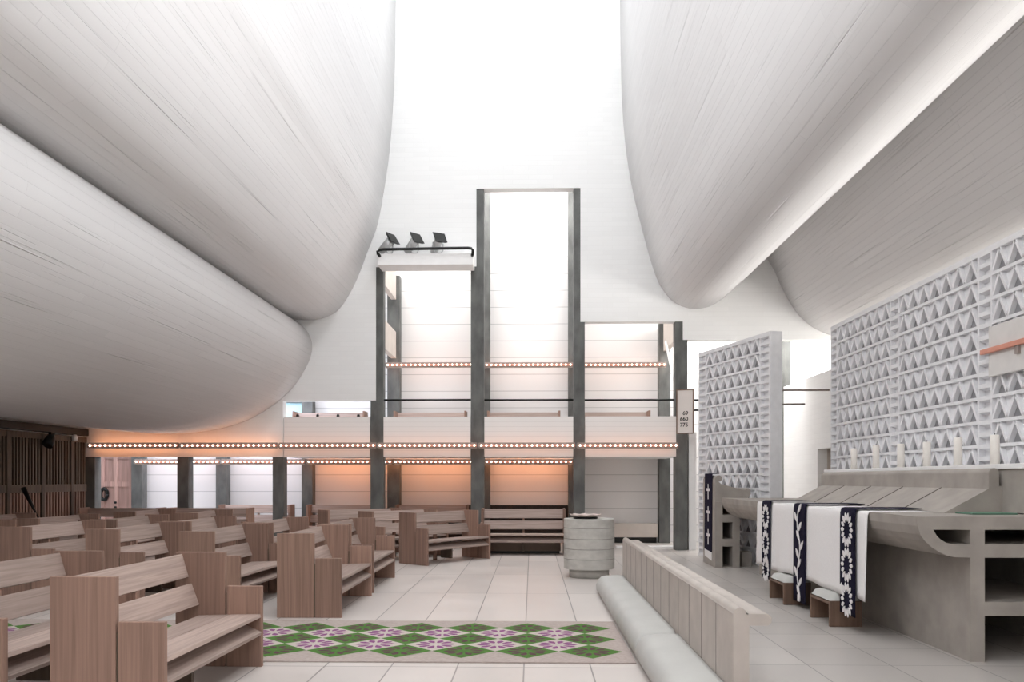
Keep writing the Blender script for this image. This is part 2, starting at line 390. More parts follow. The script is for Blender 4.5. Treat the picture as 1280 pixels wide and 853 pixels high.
# ---------------------------------------------------------------- door on the outer wall, at left
d = boxes([(ax(126, 20.4), ax(166, 20.4), 20.36, YO, 0, 2.25)], 'wood_door').obj('door_1')
tag(d, 'pale wooden door seen past the column beside the wooden screen', 'door', kind='structure')
x0, x1 = ax(126, 20.35), ax(166, 20.35); xm = (x0 + x1) / 2 - .02
for r in ((x0, x0 + .1, 0, 2.2), (xm - .05, xm + .05, 0, 2.2), (x1 - .1, x1, 0, 2.2)):
    boxes([(r[0], r[1], 20.33, 20.36, r[2], r[3])], 'wood_door').obj('stile', d)
for z in (.05, 1.38, 2.08): boxes([(x0 + .1, x1 - .1, 20.335, 20.36, z, z + .13)], 'wood_door').obj('cross_rail', d)
b = MB(); b.tube([(x0 + .1 + .09 * math.cos(a / 12 * 2 * math.pi), 20.31, 1.19 + .14 * math.sin(a / 12 * 2 * math.pi)) for a in range(13)], .045, 'black', 8); b.obj('wreath', d)
for z in (.98, .86):
    b = MB(); b.tube([(xm, 20.33, z), (xm, 20.30, z)], .03, 'black', 10); b.obj('keyhole', d)
struct(boxes([(ax(118.6, 20.35), ax(126, 20.35), 20.25, YO, 0, 2.3)], 'plain_white'), 'trim_10', 'white frame left of the wooden door', 'door frame')

# ---------------------------------------------------------------- wooden screen on the left wall
ybounds = [13.0, 14.1, 15.2, 16.3, 17.35, 17.98]
slabels = ['dark slatted wooden screen panel next to the pale column', 'dark slatted wooden screen panel under the small spotlight bracket', 'dark slatted wooden screen panel at the left edge with the black stand',
           'dark slatted wooden screen panel one bay nearer than the black stand', 'dark slatted wooden screen panel nearest of the row']
for k in range(5):
    y0, y1 = ybounds[k], ybounds[k + 1]
    t = empty('wood_screen', (XL, y0, 0), 0, slabels[4 - k], 'screen', 'slatted wooden screen panels')
    w = y1 - y0
    boxes([(-.09, -.04, 0, w, 0, 2.5)], 'wood_dark').obj('back_board', t)
    boxes([(-.04, .03, 0, .08, 0, 2.5)], 'wood_dark').obj('post', t, .004)
    boxes([(-.04, .015, .08, w, 1.3, 1.46)], 'wood_dark').obj('cross_rail', t, .004)
    boxes([(-.04, .015, .08, w, 2.38, 2.5)], 'wood_dark').obj('cross_rail', t, .004)
    boxes([(-.04, .015, .08, w, .5, .6)], 'wood_dark').obj('cross_rail', t, .004)
    n = max(4, int((w - .08) / .1))
    for nm, z0, z1 in (('upper_slats', 1.46, 2.38), ('lower_slats', .6, 1.3)):
        b = MB()
        for i in range(n):
            yy = .1 + (w - .1) * (i + .25) / n
            b.box(-.04, .0, yy, yy + .045, z0, z1, 'wood_up' if nm == 'lower_slats' else 'wood_dark')
        b.obj(nm, t)
tag(boxes([(XL - .1, XL + .06, 8, 17.98, 2.53, 2.68)], 'black').obj('curtain_rail', None, .01), 'black rail along the top of the wooden screen', 'rail')
b = MB(); t = empty('spotlight', (XL + .13, 16.42, 2.53), 0, 'small dark spotlight hanging under the black rail on the wooden screen', 'lamp')
boxes([(-.03, .03, -.03, .03, -.06, 0)], 'black').obj('bracket', t)
b = MB(); b.tube([(-.02, -.1, -.28), (.0, .0, -.12), (.02, .06, -.03)], [.11, .09, .03], 'black', 12); b.obj('lamp_head', t)
t = empty('sensor', (XL + .1, 17.35, 2.53), 0, 'small pale sensor under the black rail near the first bulbs', 'sensor')
b = MB(); b.lathe([(0, -.13), (.05, -.13), (.06, -.06), (.03, 0), (0, 0)], 'plain_white', 16); b.obj('housing', t)
# black stand leaning in front of the screen
Ym = 15.35
t = empty('music_stand', (ax(46, Ym), Ym, 0), 0, 'black stand with slanted arm before the wooden screen', 'stand')
p0 = at(29, 610, Ym); p1 = at(48, 648, Ym); ox = ax(46, Ym)
b = MB(); b.tube([(p1[0] - ox, 0, p1[1]), (p0[0] - ox, 0, p0[1])], [.012, .05], 'black', 8); b.obj('arm', t)
b = MB(); b.tube([(p1[0] - ox, 0, .04), (p1[0] - ox, 0, p1[1] + .03)], .014, 'black', 8); b.obj('pole', t)
for k in range(3):
    a = k * 2.094 + .4; b = MB(); b.tube([(p1[0] - ox, 0, .16), (p1[0] - ox + .28 * math.cos(a), .28 * math.sin(a), .012)], .011, 'black', 8); b.obj('leg', t)

# ---------------------------------------------------------------- rows of bulbs
def make_bulb_mesh():
    b = MB(); b.lathe([(0, -.021), (.015, -.015), (.021, 0), (.015, .015), (0, .021)], 'bulb', 12)
    me = bpy.data.meshes.new('bulb'); me.from_pydata(b.v, [], b.f); me.materials.append(M['bulb'])
    for p in me.polygons: p.use_smooth = True
    return me
BULB = make_bulb_mesh()
def bulb_rail(px0, px1, py, Y, label, power, group, brackets=True, tint=(1.0, .39, .17), dist=.23):
    xa, z = at(px0, py, Y); xb, _ = at(px1, py, Y); L = xb - xa
    t = empty('light_rail', (xa, Y, z), 0, label, 'light rail', group)
    boxes([(0, L, .02, .05, -.066, .066)], 'rail').obj('rail', t)
    boxes([(0, L, -.005, .02, -.024, .024)], 'copper').obj('glow_strip', t)  # orange glow of the bulbs put into the colour of the strip
    boxes([(-.015, .035, -.02, dist, -.05, .05)], 'rail').obj('bracket', t, .004)
    n = int(round(L / .111))
    for i in range(n):
        o = bpy.data.objects.new('bulb', BULB); COL.objects.link(o); o.parent = t; o.location = (L * (i + .5) / n, -.025, 0)
    for sgn in (1, -1):
        ld = bpy.data.lights.new('warm_tube', 'AREA'); ld.shape = 'RECTANGLE'; ld.size = L * .96; ld.size_y = .03; ld.energy = power * L; ld.color = tint
        lo = bpy.data.objects.new('warm_tube', ld); COL.objects.link(lo); lo.parent = t; lo.location = (L / 2, .06, .05 * sgn)
        lo.rotation_euler = (math.radians(90 + 40 * sgn), 0, 0)
    return t
WP = .75
fr = [(110, 222.5, 'on the wall beside the wooden screen'), (225, 346, 'on the wall above the second opening from the wooden screen'), (348.5, 470, 'on the white parapet below the gallery slot'),
      (472, 596, 'on the white parapet below the floodlights'), (598.5, 719, 'on the white parapet of the middle bay'), (722, 848, 'on the white parapet next to the hymn board')]
for a, c, l in fr: bulb_rail(a, c, 557.2, W - .26, 'front strip of bare bulbs ' + l, WP * (1.1 if a < 340 else .5), 'bulb strips on the gallery front')
lo = [(168, 274, 'under the gallery wall next to the wooden door'), (276, 381, 'before the second pale blue panel'), (383.5, 490, 'behind the column under the gallery slot'),
      (492, 603, 'before the orange-lit panel left of the middle'), (605.5, 716, 'above the long bench in the middle bay')]
for a, c, l in lo: bulb_rail(a, c, 577.6, YI0 - .24, 'inner lower strip of bare bulbs ' + l, WP * (.6 if a < 300 else 2.2), 'bulb strips under the gallery')
up = [(482, 603, 'in the left tall bay'), (605.5, 716, 'in the tallest middle bay'), (718.5, 833, 'in the right bay')]
for a, c, l in up: bulb_rail(a, c, 456.5, YI0 - .24, 'upper strip of bare bulbs crossing the white panel ' + l, WP * .6, 'bulb strips above the gallery')

# gallery handrails
for i, (a, c, l) in enumerate(((479.5, 588.5, 'left'), (605, 717, 'middle'), (731, 844, 'right'))):
    x0, z = at(a, 500.3, W + .12); x1, _ = at(c, 500.3, W + .12)
    b = MB(); b.tube([(x0, W + .12, z), (x1, W + .12, z)], .022, 'black'); tag(b.obj('handrail'), 'thin black handrail across the gallery opening of the %s tall bay' % l, 'handrail', 'gallery handrails')
for py, l in ((500.3, 'upper'), (513, 'lower')):
    x0, z = at(859.5, py, W + .12); x1, _ = at(885, py, W + .12)
    b = MB(); b.tube([(x0, W + .12, z), (x1, W + .12, z)], .022, 'black'); tag(b.obj('handrail'), '%s short black rail between the hymn board and the small lattice' % l, 'handrail')
for (a, c, py, l) in ((972, 1045, 488, 'long grey rail on the white brick wall behind the screens'), (972, 1006, 505.5, 'short grey rail below the long one on the white brick wall')):
    x0, z = at(a, py, 16.6); x1, _ = at(c, py, 16.6)
    b = MB(); b.tube([(x0, 16.6, z), (min(x1, 5.99), 16.6, z)], .02, 'rail'); tag(b.obj('handrail'), l, 'handrail')
# blue window at the end of the low gallery slot, and the clips on its parapet
x0, z1 = at(356.5, 503.5, 20.36); x1, z0 = at(378, 530, 20.36)
t = boxes([(x0, x1, 20.40, 20.44, z0, z1)], 'blue_glass').obj('window_1'); tag(t, 'pale blue window at the left end of the low gallery slot', 'window', kind='structure')
boxes([(x0, x1, 20.35, 20.44, z1, z1 + .07), (x1, x1 + .06, 20.35, 20.44, z0, z1 + .07)], 'column').obj('window_frame', t)
for i, px in enumerate((372, 397, 422.5, 448)):
    x, z = at(px, 521, W + .04)
    b = MB(); b.lathe([(0, 0), (.035, 0), (.03, .045), (0, .055)], 'black', 12); o = b.obj('knob'); o.location = (x, W + .04, z)
    tag(o, 'small dark knob on the parapet of the low gallery slot, %s from the left' % ('first', 'second', 'third', 'last')[i], 'knob', 'knobs on the low gallery parapet')
# tilted sash
b = MB(); p = at(832, 427, 19.2); q = at(842.5, 476, 18.6); b.bar((p[0], 19.2, p[1]), (q[0], 18.6, q[1]), .07, .04, 'plain_white', (1, 0, 0))
tag(b.obj('window_stay'), 'slanted white bar behind the upper part of the hymn board column', 'bar')

# ---------------------------------------------------------------- floodlights on the ledge
xa, zl = at(472, 331.5, W - .56); xb, _ = at(591, 331.5, W - .56); zl2 = az(316, W - .56)
tag(boxes([(xa, xb, W - .56, W - .024, zl, zl2)], 'plain_white').obj('lamp_ledge', None, .005), 'white ledge above the left tall opening carrying three floodlights', 'ledge')
Yb = W - .66
pts = [(472.5, 318.5), (471.8, 314.5), (475, 312.5), (480, 312), (533, 311), (585, 310.2), (589, 310.8), (591, 313), (591, 317.5)]
b = MB(); b.tube([(at(x, y, Yb)[0], Yb, at(x, y, Yb)[1]) for x, y in pts], .03, 'black')
x, z = at(472.5, 319, Yb); b.tube([(x, Yb, z + .03), (x + .02, W - .555, z - .0)], .03, 'black'); x, z = at(591, 318, Yb); b.tube([(x, Yb, z + .03), (x - .02, W - .555, z)], .03, 'black')
tag(b.obj('guard_rail'), 'black bent pipe rail in front of the floodlight ledge', 'rail')
def floodlight(px, yaw, label):
    x, _ = at(px, 312, W - .37)
    t = empty('floodlight', (x, W - .37, zl2), math.radians(yaw), label, 'floodlight', 'floodlights on the white ledge')
    b = MB(); b.lathe([(0, 0), (.09, 0), (.09, .03), (.03, .05), (0, .05)], 'silver', 16); b.obj('foot', t)
    b = MB(); b.tube([(-.12, 0, .28), (-.12, 0, .13), (-.07, 0, .06), (.07, 0, .06), (.12, 0, .13), (.12, 0, .28)], .014, 'silver', 8); b.obj('yoke', t)
    b = MB(); b.tube([(0, .24, .13), (0, .1, .23), (0, -.05, .33)], [.08, .09, .10], 'silver', 16); b.obj('reflector', t)
    b = MB(); n = Vector((0, -.72, .5)).normalized()
    c = Vector((0, -.07, .345)); u = Vector((1, 0, 0)); v = n.cross(u).normalized()
    vs = []
    for dd, s in ((0, .11), (.05, .145)):
        for a, e in ((-1, -1), (1, -1), (1, 1), (-1, 1)): vs.append(c + n * dd + u * a * s + v * e * s)
    b.add(vs, [(3, 2, 1, 0), (4, 5, 6, 7), (0, 1, 5, 4), (1, 2, 6, 5), (2, 3, 7, 6), (3, 0, 4, 7)], 'black'); b.obj('lamp_head', t, .006)
    return t
floodlight(486.5, 60, 'leftmost black floodlight on the white ledge'); floodlight(517.5, 48, 'middle black floodlight on the white ledge'); floodlight(547.5, 30, 'black floodlight on the white ledge nearest the tall column')

# ---------------------------------------------------------------- pews
PL = 1.76
def make_pew():
    t = empty('pew', (0, 0, 0), 0, '', 'pew')
    for y in (0, PL - .045):
        boxes([(0, .42, y, y + .045, 0, .95)], 'wood_up').obj('end_panel', t, .004)
        boxes([(.435, .73, y, y + .045, 0, .67)], 'wood_up').obj('arm_panel', t, .004)
        boxes([(.42, .435, y + .01, y + .035, 0, .6)], 'wood_dark').obj('spline', t)
    i0, i1 = .045, PL - .045
    def plank(nm, pts):
        b = MB(); b.prism(pts, i0, i1, 'wood_long'); return b.obj(nm, t, .003)
    plank('upper_backrest', [(.03, .93), (.06, .935), (.115, .745), (.085, .735)])
    plank('lower_backrest', [(.11, .685), (.14, .69), (.205, .515), (.175, .505)])
    plank('seat', [(.20, .395), (.20, .425), (.452, .435), (.452, .405)])
    plank('seat', [(.46, .405), (.46, .435), (.72, .44), (.725, .41)])
    plank('under_shelf', [(.53, .352), (.535, .378), (.732, .292), (.724, .262)])
    boxes([(.03, .105, PL / 2 - .02, PL / 2 + .02, 0, .73)], 'wood_up').obj('centre_support', t, .003)
    boxes([(.24, .52, PL / 2 - .02, PL / 2 + .02, .06, .40)], 'wood_dark').obj('seat_bearer', t, .003)
    return t
G0 = 'pews facing the altar'
pews = [  # rear x, near y, rotation, label, group
    (ax(62, 5.02), 5.02, -1.2, 'nearest wooden pew at left foreground, its tall end toward us', G0),
    (ax(346, 9.12), 9.12, 0, 'dark-ended wooden pew just beyond the patterned rug', G0),
    (ax(470, 12.93) - .42, 11.14, 0, 'wooden pew beyond the dark-ended one, lit pale, beside the open floor', G0),
    (ax(77, 6.88) - .07, 5.12, -.8, 'wooden pew at left edge directly behind the nearest one', G0),
    (ax(223.6, 9.45), 9.45, -2.5, 'wooden pew directly behind the dark-ended one at the rug', G0),
    (ax(385.6, 13.15) - .44, 11.4, -1, 'wooden pew in the second row, beyond the one behind the dark-ended pew', G0),
    (ax(106.6, 9.84), 9.84, -2, 'wooden pew in the third row facing the rug aisle', G0),
    (ax(238.6, 11.74) - .42, 11.74, -1, 'pale wooden pew in the third row, second from the rug aisle', G0),
    (ax(38.6, 10.3) - .42, 10.3, -2, 'wooden pew in the fourth row at left edge, next to the rug aisle', G0),
    (ax(145.6, 12.28) - .42, 12.28, -1, 'wooden pew in the fourth row, second from the rug aisle', G0),
    (ax(247, 14.7) - .42, 14.7, 0, 'wooden pew in the fourth row, furthest from the rug aisle', G0),
    (-8.3, 10.5, -1, 'wooden pew in the fifth row, mostly cut off by the left edge', G0),
    (ax(48.5, 12.53) - .42, 12.53, -1, 'wooden pew in the fifth row before the black stand', G0),
    (ax(169, 15.2) - .42, 15.2, 0, 'dark wooden pew in the fifth row, furthest from the rug aisle', G0),
    (-9.45, 12.9, 0, 'wooden pew in the row right against the slatted screen', G0),
    (-2.47, 15.1, -37.7, 'slanted wooden pew left of the font, frontmost of the three slanted ones', 'slanted pews left of the font'),
    (-3.36, 15.68, -37.7, 'slanted wooden pew in the middle of the three slanted ones', 'slanted pews left of the font'),
    (-4.36, 16.5, -47, 'slanted wooden pew rearmost of the three slanted ones', 'slanted pews left of the font'),
    (-1.06, 17.4, -90, 'long wooden bench against the columns in the middle bay', 'pews facing the hall'),
    (-7.85, 17.78, -90, 'dark wooden pew before the pale blue panel facing the hall', 'pews facing the hall'),
    (-9.8, 17.78, -90, 'dark wooden pew before the wooden door facing the hall', 'pews facing the hall'),
    (ax(280, 20), 20.02, -90, 'wooden bench under the pale blue panel behind the columns', 'benches behind the columns'),
    (ax(388, 20), 20.02, -90, 'wooden bench under the lilac panel behind the columns', 'benches behind the columns'),
    (ax(497, 20), 20.02, -90, 'wooden bench under the orange-lit panel behind the columns', 'benches behind the columns'),
]
GZ = ZB + .2
gal = [(ax(371, 20), 'wooden bench up on the gallery behind the low slot'), (ax(495, 20), 'wooden bench up on the gallery in the left tall bay'),
       (ax(610, 20), 'wooden bench up on the gallery in the middle bay'), (ax(720, 20), 'wooden bench up on the gallery in the right bay')]
proto = make_pew(); used = False
def put_pew(x, y, z, r, label, group):
    global used
    o = proto if not used else copy_tree(proto); used = True
    o.location = (x, y, z); o.rotation_euler = (0, 0, math.radians(r)); o['label'] = label; o['group'] = group
for x, y, r, l, g in pews: put_pew(x, y, 0, r, l, g)
for x, l in gal: put_pew(x, 20.02, GZ, -90, l, 'benches on the gallery')

struct(boxes([(ax(499, 20.4), ax(713, 20.4), 20.37, YO, 0, .92)], 'wood_black'), 'trim_11', 'dark wainscot below the orange-lit panels behind the benches', 'wainscot')
t = empty('convector', (-1.0, 17.17, 0), 0, 'brownish heater box on the floor under the long bench in the middle bay', 'heater')
boxes([(0, 1.6, 0, .11, .05, .25)], 'beige_dark').obj('housing', t, .006); boxes([(.02, 1.58, .02, .09, 0, .05)], 'black').obj('plinth', t)
# convector box in the right bay
t = empty('convector', (ax(740, 20.1), 20.08, 0), 0, 'grey convector box under the white panel right of the font', 'heater')
Lc = ax(822, 20.1) - ax(740, 20.1)
boxes([(0, Lc, 0, .34, .14, .47)], 'beige').obj('housing', t, .006); boxes([(.02, Lc - .02, .05, .3, 0, .14)], 'black').obj('plinth', t)

# ---------------------------------------------------------------- rug
b = MB(); rx0, rx1, ry0, ry1 = -6.2, .88, 6.9, 8.9
b.box(rx0, rx1, ry0, ry1, .001, .012, 'carpet')
def flat(pts, z, m): b.add([(x, y, z) for x, y in pts], [list(range(len(pts)))], m)
def rug_flower(cx, cy, z, m, r):
    for k in range(10):
        a = k * math.pi / 5 + .1
        ux, uy = math.cos(a), math.sin(a)
        flat([(cx + ux * r * d - uy * r * w, cy + uy * r * d + ux * r * w) for d, w in ((.3, 0), (.5, -.12), (.8, -.17), (1, 0), (.8, .17), (.5, .12))], z, m)
P = .57; hd = .285
for k in range(-11, 2):
    cx = -.045 + P * k
    for cy in (8.47, 7.9, 7.33):
        if cx - hd > rx0: flat([(cx - hd, cy), (cx, cy - hd), (cx + hd, cy), (cx, cy + hd)], .0135, 'carpet_green'); rug_flower(cx, cy, .0145, 'carpet_maroon', .185)
    for cy in (8.185, 7.615):
        cx2 = cx + P / 2
        if k < 1 and cx2 - hd > rx0: flat([(cx2 - hd, cy), (cx2, cy - hd), (cx2 + hd, cy), (cx2, cy + hd)], .0135, 'carpet_pale'); rug_flower(cx2, cy, .0145, 'carpet_purple', .19)
tag(b.obj('rug'), 'long rug with green diamonds and purple flowers between the pews', 'rug')

# ---------------------------------------------------------------- altar rail and kneelers
RX, RY0, RY1 = 1.24, 5.06, 11.2
t = empty('altar_rail', (RX, RY0, 0), 0, 'low concrete altar rail with rounded top and side shelf', 'altar rail')
RL = RY1 - RY0
def half_round(cx, z0, r, n=10): return [(cx + r * math.cos(math.pi * k / n), z0 + r * math.sin(math.pi * k / n)) for k in range(n + 1)]
b = MB(); b.box(0, .098, 0, RL, 0, .725, 'concrete_rail')
for k in range(1, 13): b.box(-.0015, .01, RL * k / 13 - .003, RL * k / 13 + .003, 0, .725, 'joint')
b.obj('rail_wall', t)
b = MB(); b.prism([(.0, .725)] + half_round(.04, .725, .04)[::-1][0:] + [(.098, .725), (.098, .722), (.0, .722)], -.001, RL, 'concrete_rail', smooth=True); b.obj('round_cap', t)
b = MB(); sh = [(.098, .655), (.098, .728)] + [(.2 + .0365 * math.cos(a), .6915 + .0365 * math.sin(a)) for a in [math.pi / 2 - math.pi * k / 10 for k in range(11)]]
b.prism(sh, 0, RL, 'concrete_rail', smooth=True); b.obj('side_shelf', t)
def kneeler(y0, y1, label):
    t = empty('kneeler', (.885, y0, 0), 0, label, 'kneeling cushion')
    L = y1 - y0; nseg = max(2, int(round(L / .62))); ny = nseg * 16; w = .35
    ring = [(0.03, .0), (.0, .05), (-.005, .12), (.02, .19), (.07, .235), (.14, .246), (.24, .25), (.31, .252), (w, .252), (w, .0)]
    vs = []; fs = []
    for j in range(ny + 1):
        f = j / ny; e = min(f, 1 - f) * L
        k = min(1, math.sqrt(max(0, 1 - (1 - min(1, e / .09)) ** 2)) * .35 + .65)
        s = 1 - .014 * (1 - abs(math.sin(f * nseg * math.pi))) ** 3
        for (x, z) in ring:
            vs.append(((w / 2 + (x - w / 2) * (.9 + .1 * k)), f * L, z * s * k))
    n = len(ring)
    for j in range(ny):
        for i in range(n): fs.append((j * n + i, j * n + (i + 1) % n, (j + 1) * n + (i + 1) % n, (j + 1) * n + i))
    fs.append(list(range(n))[::-1]); fs.append([ny * n + i for i in range(n)])
    b = MB(); b.add(vs, fs, 'cushion', True); b.obj('cushion', t)
    boxes([(.04, w - .03, .05, L - .05, 0, .02)], 'black').obj('base_board', t)
kneeler(5.0, 7.02, 'pale grey kneeling cushion, nearer of the two along the altar rail')
kneeler(7.03, 11.28, 'long pale grey kneeling cushion ending beside the font')

# ---------------------------------------------------------------- font
cx, cy = .915, 13.12
t = empty('baptismal_font', (cx, cy, 0), 0, 'round concrete baptismal font on a narrower base', 'font')
b = MB(); b.lathe([(0, 0), (.32, 0), (.32, .15), (0, .15)], 'concrete_band'); b.obj('base', t)
b = MB(); prof = [(0, .142), (.405, .142)]
for z in (.30, .46, .62, .79): prof += [(.405, z - .005), (.399, z - .004), (.399, z + .004), (.405, z + .005)]
prof += [(.405, .925), (.398, .932), (.3, .932), (.0, .926)]
b.lathe(prof, 'concrete_band', 64); o = b.obj('drum', t)
for p in o.data.polygons: p.use_smooth = abs(p.normal.z) < .8
o2 = o.modifiers.new('split', 'EDGE_SPLIT'); o2.split_angle = .6
b = MB()
for z in (.30, .46, .62, .79): b.lathe([(.4, z - .005), (.4058, z - .005), (.4058, z + .005), (.4, z + .005)], 'band_line', 64)
b.obj('band_joints', t)
t2 = empty('font_dish', (cx - .06, cy - .05, .932), 0, 'pale shell-like dish resting on the round font', 'dish')
b = MB(); b.lathe([(0, 0), (.19, 0), (.2, .02), (.17, .03), (0, .03)], 'black', 32); b.obj('foot_ring', t2)
b = MB(); prof = []
n = 40; vs = []; fs = []
for r, z in ((.0, .03), (.16, .03), (.235, .055), (.25, .072), (.22, .068), (.12, .05), (0, .046)):
    for k in range(n):
        a = 2 * math.pi * k / n; rr = r * (1 + .04 * math.sin(9 * a)); vs.append((rr * math.cos(a), rr * math.sin(a), z + (.006 * math.sin(9 * a) if r > .2 else 0)))
for i in range(6):
    for k in range(n): fs.append((i * n + k, i * n + (k + 1) % n, (i + 1) * n + (k + 1) % n, (i + 1) * n + k))
b.add(vs, fs, 'shell', True); b.obj('bowl', t2)

# ---------------------------------------------------------------- altar
AY = 7.05; TZ = az(645.6, AY)
def ap(px, py): return at(px, py, AY)
t = empty('altar', (3.8, 7.05, 0), 0, 'long concrete altar with ship-shaped table and sloped back', 'altar')
def A(mb, name, bevel=0):
    o = mb.obj(name, t, bevel); o.matrix_parent_inverse = Matrix.Translation((-3.8, -7.05, 0)); return o
c2 = lambda l: [ap(1070 + x * .258, 620 + y * .258) for x, y in l]
outer = c2([(292, 100), (297, 150), (312, 190), (335, 222), (365, 250), (400, 272), (440, 290), (480, 299), (560, 303)])
inner = c2([(375, 168), (390, 193), (410, 212), (435, 228), (470, 236), (565, 236)])
xl0, xl1 = ap(1213, 700)[0], ap(1231, 700)[0]; XR = 5.02
zb1, zb2 = ap(1200, 680.8)[1], ap(1200, 697.6)[1]; zb3, zb4 = ap(1200, 752.9)[1], ap(1200, 770)[1]; zop = ap(1200, 662.6)[1]
b = MB(); CAV = AY + 1.7
top_l = outer[0][0]
b.prism([(top_l, TZ), (XR, TZ), (XR, zop), (inner[0][0], zop), (outer[1][0] + .0, zop + .03)], AY, CAV, 'concrete')
lip = [(outer[1][0], zop + .03), (inner[0][0], zop)] + inner[1:] + [(xl0, zb1), (xl0, zb2)] + outer[1:-1][::-1][:-1] + []
b.prism(lip, AY, CAV, 'concrete')
b.box(xl0, xl1, AY, CAV, 0, zop, 'concrete'); b.box(xl1, XR, AY, CAV, zb2, zb1, 'concrete'); b.box(xl1, XR, AY, CAV, zb4, zb3, 'concrete'); b.box(XR - .13, XR, AY, CAV, 0, zop, 'concrete')
A(b, 'end_frame')
b = MB(); slab = [(XR, TZ)] + [(XR, zb2), (xl0, zb2)] + outer[:-1][::-1]
b.prism(slab, CAV, 14.2, 'concrete', smooth=False); A(b, 'table_slab')
A(boxes([(xl0, xl1, CAV, 13.5, 0, zb2 + .01), (XR - .13, XR, CAV, 13.5, 0, zb2 + .01), (xl1, XR - .13, CAV + .4, CAV + .5, 0, zb2)], 'concrete'), 'base_wall')
# sloped back with ridge
SY0, SY1 = 7.8, 12.25
sx0 = ax(1180, SY0); rxx = ax(1242.5, SY0); zr0 = az(607, SY0) ; rc = ax(1249, SY0) - rxx
prof = [(sx0, TZ + .001), (rxx - rc, zr0 - .03), (rxx - rc, zr0 + .115)] + half_round(rxx, zr0 + .115, rc)[::-1][1:-1] + [(rxx + rc, zr0 + .115), (rxx + rc, zr0 - .005), (4.9, zr0 - .005), (4.9, TZ + .001)]
b = MB(); b.prism(prof, SY0, SY1, 'concrete')
for k in range(1, 5):
    y = SY0 + (SY1 - SY0) * k / 5
    b.bar((sx0 - .001, y, TZ + .003), (rxx - rc, y, zr0 - .027), .008, .006, 'joint', (1, 0, 1))
A(b, 'sloped_back')
# ledge for the candles
LZ = H + .15
b = MB(); b.box(rxx + rc + .03, 4.98, 6.2, 12.4, 1.25, LZ - .05, 'concrete'); A(b, 'ledge_wall')
b = MB(); b.box(rxx + rc + .01, 5.0, 6.2, 12.45, LZ - .05, LZ, 'plain_white'); A(b, 'white_ledge', .006)
# candles
for px, ptop, l in ((1067.5, 560.6, 'farthest'), (1095, 556.7, 'second farthest'), (1126, 555, 'third farthest'), (1158.5, 552.5, 'third nearest'), (1197.5, 547.3, 'second nearest'), (1243.5, 543.8, 'nearest')):
    Yc = 4.66 * F_PX / (px - 665); x, z = at(px, ptop, Yc)
    t3 = empty('candle', (x, Yc, LZ), 0, 'thick ivory candle on the white ledge, %s of the six' % l, 'candle', 'ivory candles on the altar ledge')
    b = MB(); hh = z - LZ; b.lathe([(0, 0), (.043, 0), (.043, hh - .008), (.036, hh), (0, hh - .01)], 'candle', 24); b.obj('wax', t3)
    b = MB(); b.tube([(0, 0, hh - .015), (.002, 0, hh + .02)], .004, 'wick', 6); b.obj('wick', t3)
# green folder
t3 = boxes([(3.95, 4.35, 7.42, 7.72, TZ + .001, TZ + .016)], 'green').obj('folder', None, .003)
tag(t3, 'flat green folder lying at the near end of the altar table', 'folder')
# lectern
LY0, LY1 = 14.5, 15.5
def lp(px, py): return at(px, py, LY0)
q = lambda l: [lp(860 + x / 5.333, 580 + y / 5.333) for x, y in l]
xa = lp(893.8, 600)[0]; xb_ = lp(924.7, 600)[0]; xo0 = lp(903.2, 600)[0]; xo1 = lp(915.7, 600)[0]
zz = [az(p, LY0) for p in (594, 606, 627.3, 643.8, 653, 673.8, 683, 708)]
t = empty('lectern', (xa, LY0, 0), 0, 'concrete lectern with three square niches at the far end of the altar', 'lectern')
def Lp(mb, name, bevel=0):
    o = mb.obj(name, t, bevel); o.matrix_parent_inverse = Matrix.Translation((-xa, -LY0, 0)); return o
b = MB(); D = .85
b.box(xa, xo0, LY0, LY1, 0, zz[2], 'concrete'); b.box(xo1, xb_, LY0, LY1, 0, zz[2], 'concrete')
for z0, z1 in ((zz[4], zz[3]), (zz[6], zz[5]), (0, .012)): b.box(xo0, xo1, LY0, LY1, z0, z1, 'concrete')
b.box(xo0, xo1, LY0 + D, LY1, 0, zz[2], 'concrete'); Lp(b, 'pillar')
b = MB(); w = q([(180, 252), (180, 100), (222, 135), (385, 180), (420, 190), (418, 205), (400, 225), (330, 252)])
b.prism(w, LY0, LY1, 'concrete'); Lp(b, 'sloped_desk')
b = MB(); c = lp(898.6, 598.5); b.prism([(c[0] + .055 * math.cos(a * math.pi / 10), c[1] + .055 * math.sin(a * math.pi / 10)) for a in range(20)], LY0 - .002, LY1, 'concrete', smooth=True); Lp(b, 'round_cap')
b = MB(); c = lp(935, 613.5); b.prism([(c[0] + .045 * math.cos(a * math.pi / 10), c[1] + .045 * math.sin(a * math.pi / 10)) for a in range(20)], LY0 - .002, LY1, 'concrete', smooth=True); Lp(b, 'desk_edge')
tag(boxes([(3.74, 3.93, 14.68, 14.98, 0, .26)], 'concrete').obj('concrete_block', None, .006), 'low concrete block on the floor behind the lectern', 'block')

